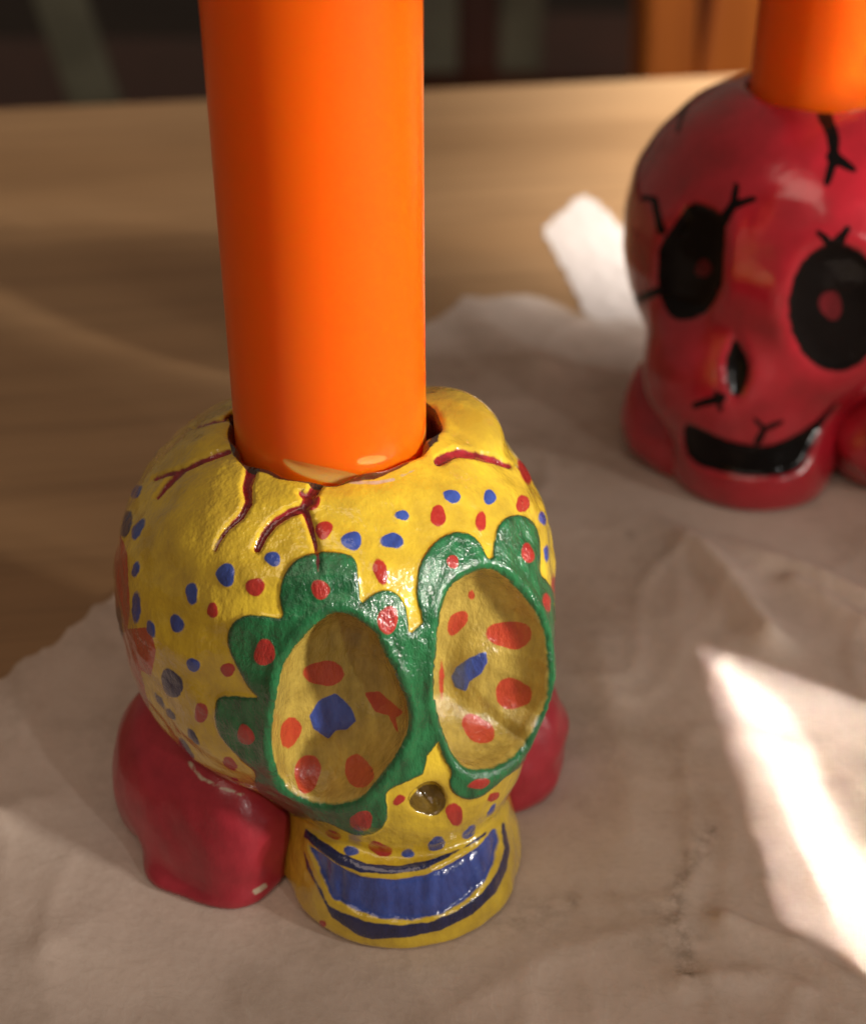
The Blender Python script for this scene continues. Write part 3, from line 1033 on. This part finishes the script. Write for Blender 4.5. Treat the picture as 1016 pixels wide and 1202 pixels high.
def lobe(name, f, lo, hi, parent, origin, mat, h=0.5, strokes=(), label=None):
    V, F = surface_nets(f, lo, hi, h)
    V, Nn = refine(f, V)
    Q = project(V + origin)
    ok_ = facing(V, Nn, origin) > 0.05
    ob = link(name, mesh(name, V, F, mat, True, Nn, {'pale': np.clip(layer(Q, strokes=strokes, ok=ok_), -8, 8), **{a: np.full(len(V), 8.0) for a in ('black', 'bare', 'pupil')}}), parent)
    if label: ob['label'] = label
    return ob


def left_lobe(P):
    d = smin(ell(P, (-20.6, -3.5, 7.5), (9.2, 11.5, 11.5)), ell(P, (-14.2, -13.6, 5.5), (8.6, 8.2, 11)), 8)
    d = smin(d, ell(P, (-15.5, -13.0, 0.8), (9.6, 9.6, 2.6)), 2.0)       # thin spread foot
    d = smax(d, (P - np.array([-24.3, -14.0, 11.0])) @ np.array([-0.50, -0.76, 0.41]), 4.0)     # flattened outer face
    d = d + 0.5 * np.sin(np.arctan2(P[:, 1] + 6, P[:, 0] + 18) * 7) * np.exp(-P[:, 2] / 5)         # wavy foot
    return smax(d + lumps(P, 0.28, 31, 14) + lumps(P, 0.06, 33, 4), 0.1 - P[:, 2], 0.6)


def right_lobe(P):
    d = smin(ell(P, (22.5, 3.5, 6.0), (7.6, 9.0, 9.5)), ell(P, (21.5, -1.5, 3.5), (5.5, 5.0, 5)), 3)
    return smax(d + lumps(P, 0.5, 32, 9) + lumps(P, 0.1, 34, 4), 0.1 - P[:, 2], 0.6)


lobe('base_lobe', left_lobe, (-36, -24, -1), (-2, 14, 22), holder, YEL, M_LOBE,
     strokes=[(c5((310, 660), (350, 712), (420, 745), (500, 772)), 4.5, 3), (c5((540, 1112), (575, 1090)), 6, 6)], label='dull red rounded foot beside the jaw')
lobe('base_lobe', right_lobe, (8, -12, -1), (34, 16, 20), holder, YEL, M_LOBE, label='dull red rounded foot beside the jaw')

# ------------------------------------------------------------------ candles
def candle(name, label, origin, z0, r, ztop, tilt, chip_glints=()):
    t = empty(name, (*origin[:2], PAPER_T))
    t.rotation_euler = tilt
    tag(t, label, 'candle', 'orange candles standing in the skulls')
    zs = np.concatenate([[z0, z0 + 0.01], np.linspace(z0 + 0.3, z0 + 25, 90), np.linspace(z0 + 26, ztop - 16, 40), ztop - 16 + 16 * np.sin(np.linspace(0.1, 1, 14) * 1.5708)])
    rs = np.full(len(zs), r); rs[0] = 0.01
    tip = zs > ztop - 16
    rs[tip] = r * np.sqrt(np.clip(1 - ((zs[tip] - ztop + 16) / 16.2) ** 2, 0.005, 1))
    na = 200
    th = np.linspace(0, 2 * math.pi, na, endpoint=False)
    V = np.stack([rs[:, None] * np.cos(th), rs[:, None] * np.sin(th), np.repeat(zs[:, None], na, 1)], -1)
    wv = 1 + 0.004 * np.sin(2 * th + 1)[None, :] + 0.003 * np.sin(zs / 17)[:, None]
    V[..., :2] *= wv[..., None]
    V = V.reshape(-1, 3)
    i = np.arange(len(zs) * na).reshape(len(zs), na); j = np.roll(i, -1, 1)
    F = np.stack([i[:-1], j[:-1], j[1:], i[1:]], -1).reshape(-1, 4)
    Q = project(V + np.array([*origin[:2], PAPER_T]))
    Nn = V * np.array([1, 1, 0])
    fcg = facing(V, Nn, origin) > 0
    chip_glint = layer(Q, polys=[smooth_poly(c, 2) for c in chip_glints], ok=fcg) / 10
    # worn flats where the wax was shaved to fit
    dep = np.clip(-chip_glint, 0, 0.5) * 1.0
    V[:, :2] *= (1 - dep / r * 0.5)[:, None]
    b = link('body', mesh('body', V, F, M_WAX, True, None, {'chip_glint': chip_glint}), t)
    m = MB(); m.bar((0, 0, ztop - 1), (0.4, 0, ztop + 9), 1.6, 1.6); m.build('wick', M_WICK, t)
    return t


candle('candle', 'tall orange candle standing in the yellow skull', YEL, 44.0, 11.0, 205, (0.0, -0.004, 0),
       [[(330, 537), (350, 541), (385, 549), (415, 555), (436, 563), (425, 570), (400, 569), (370, 563), (345, 553)],
        [(420, 540), (435, 535), (456, 535), (456, 540), (440, 545), (424, 546)],  # highlight painted into the wax as a pale mark
        [(490, 560), (497, 535), (501, 500), (506, 500), (504, 560)]])
candle('candle', 'orange candle standing in the red skull', REDO, 52.0, 11.0, 212, (0, 0, 0))

# ------------------------------------------------------------------ red skull
c7 = crop(716, 40, 3.387); c8 = crop(716, 300, 3.387)
R_EYE_L = smooth_poly(c7((310, 685), (370, 690), (430, 730), (447, 765), (442, 850), (438, 920), (435, 1000)) + c8((425, 150), (380, 230), (300, 270), (240, 255), (205, 200), (188, 120), (190, 30)) + c7((190, 860), (230, 800), (270, 740)), 1)
th = np.linspace(0, 2 * math.pi, 28, endpoint=False)
R_EYE_R = np.stack([981 + 55 * np.cos(th), 365 + 74 * np.sin(th)], 1)
R_NOSE = smooth_poly(c8((495, 340), (530, 390), (550, 450), (540, 520), (515, 570), (485, 570), (465, 520), (455, 450), (475, 380)), 1)
R_MOUTH = smooth_poly(c8((285, 680), (350, 700), (440, 745), (530, 765), (620, 770), (700, 745), (770, 710), (840, 660), (915, 585), (880, 645), (830, 715), (805, 780), (770, 850), (700, 885), (620, 890), (540, 890), (430, 870), (340, 850), (285, 790)), 1)
R_CR = [(c7((205, 790), (185, 720), (175, 665), (130, 660)), 8, 5), (c7((440, 760), (490, 690), (500, 610)), 11, 5), (c7((490, 690), (570, 665)), 9, 5),
        (c7((850, 335), (885, 420), (885, 510), (860, 600)), 13, 7), (c7((885, 500), (965, 548)), 13, 6), (c7((880, 870), (940, 785)), 13, 6),
        (c7((885, 850), (825, 800)), 8, 5), (c7((315, 255), (285, 330), (265, 400)), 5, 3), (c8((440, 575), (335, 605)), 9, 6), (c8((420, 555), (438, 625)), 5, 4),
        (c8((585, 748), (610, 700), (680, 670)), 7, 4), (c8((610, 700), (570, 655)), 5, 3), (c8((105, 185), (190, 150)), 8, 8), (c7((960, 270), (1040, 280)), 8, 8)]
R_CR = [(p, a * 1.35, b * 1.3) for p, a, b in R_CR]
k = 1.165
prof_r = Profile([(0, 13 * k), (5, 14 * k), (10, 15.5 * k), (14, 17.5 * k), (19, 20.5 * k), (24, 22.6 * k), (30, 24.6 * k), (36, 25.8 * k), (43, 26 * k), (50, 24.8 * k), (56, 22 * k), (61, 18 * k), (64.5, 13 * k), (66.5, 8 * k), (67, 4)])


def red_base(P):
    d = prof_r(P, 0, 0.5)
    d = smin(d, ell(P, (-12, -15, 21), (15, 13, 15)), 5)
    d = smin(d, ell(P, (-7, -15.2, 5.5), (15, 14.5, 14)), 5)
    d = d + lumps(P, 0.3, 8, 18)
    return smax(d, 0.2 - P[:, 2], 1.2)


rl = socket_fn(red_base, REDO, R_EYE_L, 2.8, (809, 312))
rr_ = socket_fn(red_base, REDO, R_EYE_R, 3.0, (981, 365))
rn = socket_fn(red_base, REDO, R_NOSE, 1.2, (864, 436))
rm_ = socket_fn(red_base, REDO, R_MOUTH, 1.6, (880, 531))


def red_sdf(P):
    d = red_base(P)
    d0 = d.copy()
    ph = np.arctan2(P[:, 1], P[:, 0])
    hole = 11.5 + 0.25 * np.sin(3 * ph + 1) + 0.2 * np.sin(7 * ph)
    cyl = np.maximum(np.hypot(P[:, 0], P[:, 1]) - hole, 46 - P[:, 2])
    d = smax(d, -cyl, 1.6)
    near = np.where(P[:, 1] < 6)[0]
    if len(near):
        Q = P[near]
        for lv in (rl, rr_, rn):
            d[near] = smax(d[near], -lv(Q, d0[near]), 1.0)
    return d


V, F = surface_nets(red_sdf, (-34, -36, -1), (34, 35, 69), 0.5)
V, Nn = refine(red_sdf, V)
Q = project(V + REDO)
ok = (facing(V, Nn, REDO) > 0.06) & ~((np.hypot(V[:, 0], V[:, 1]) < 11.8) & (V[:, 2] > 40))
front = V[:, 1] < 6
bl = np.where(front, np.minimum(np.minimum(rl(V), rr_(V)), rn(V)) * 10 - 1, 8)
at = {'black': np.clip(np.minimum(bl, layer(Q, polys=[R_EYE_L, R_EYE_R, R_NOSE, R_MOUTH], strokes=R_CR, ok=ok)), -8, 8),
      'pupil': np.clip(layer(Q, dots=[(825, 318, 9, 11), (974, 361, 13, 17)], ok=ok), -8, 8)}
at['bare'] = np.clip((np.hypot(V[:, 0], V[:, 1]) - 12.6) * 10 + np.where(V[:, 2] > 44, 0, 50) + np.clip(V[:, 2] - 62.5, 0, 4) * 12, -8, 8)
mo = layer(Q, polys=[R_MOUTH], ok=ok)
rim = np.where(front, np.exp(-((np.minimum(rl(V), rr_(V)) - 1.1) / 0.8) ** 2), 0)
V = V + Nn * (0.18 * rim - 0.9 * cov(mo, 6))[:, None]
Nn = vert_normals(V, F)
cls = np.zeros(len(V), int)
cls[(V[:, 2] < 12) & (V[:, 1] < 4)] = 1
cls[layer(Q, strokes=R_CR, ok=ok) < 0] = 6
cls[front & (rl(V) < 0.1)] = 2
cls[front & (rr_(V) < 0.1)] = 3
cls[front & (rn(V) < 0.1)] = 4
cls[mo < 0] = 5
holder2 = empty('skull_candle_holder', (*REDO[:2], PAPER_T))
tag(holder2, 'glossy crimson skull candle holder with black eyes and black grin', 'candle holder')
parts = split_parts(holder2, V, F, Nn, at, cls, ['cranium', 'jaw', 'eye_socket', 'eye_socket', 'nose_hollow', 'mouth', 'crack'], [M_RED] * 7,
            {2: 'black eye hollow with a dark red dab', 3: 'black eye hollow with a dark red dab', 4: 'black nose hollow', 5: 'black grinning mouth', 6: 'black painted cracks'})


parts[5].parent = parts[1]


def r_left(P):
    d = smin(ell(P, (-17.5, -4, 9), (11.0, 12, 13)), ell(P, (-17.5, -10, 4), (9, 9, 7)), 6)
    return smax(d + lumps(P, 0.8, 41, 12), 0.1 - P[:, 2], 1.0)


def r_right(P):
    d = smin(ell(P, (20, -16, 9), (13, 11, 12)), ell(P, (27, -8, 8), (10, 12, 12)), 4)
    return smax(d + lumps(P, 0.8, 42, 12), 0.1 - P[:, 2], 1.0)


lobe('base_lobe', r_left, (-40, -26, -1), (-4, 16, 26), holder2, REDO, M_RED, 0.7)
lobe('base_lobe', r_right, (2, -34, -1), (42, 10, 26), holder2, REDO, M_RED, 0.7)

# ------------------------------------------------------------------ chairs, far behind
def centre_for(px, y):
    p = at_depth([(px, 45)], y)[0]
    return (p[0], y)


cx, cy = centre_for(770, 1050)
chair('wooden_chair', 'orange brown wooden chair behind the table beyond the red skull', (cx + 190, cy), 0.25, (M_CHAIR_O, M_CHAIR_O, M_CHAIR_D), slats=((-150, -95, 60), (-30, 30, 60), (95, 150, 60)))
cx, cy = centre_for(560, 1250)
t = chair('wooden_chair', 'dark red brown chair with grey green slats behind the table', (cx, cy), 0.0, (M_CHAIR_D, M_CHAIR_G, M_CHAIR_D), slats=((-36, -36, 40), (36, 36, 34)))
b = MB(); b.bar((0, 5, 457), (0, 52, 860), 30, 14, (0, 1, 0)); b.build('back_slat', M_CHAIR_D, t)
cx, cy = centre_for(75, 1150)
chair('wooden_chair', 'dark chair with one slanted grey green slat behind the table', (cx, cy), 0.0, (M_CHAIR_D, M_CHAIR_G, M_CHAIR_D), wdt=420, slats=((30, -70, 38),))
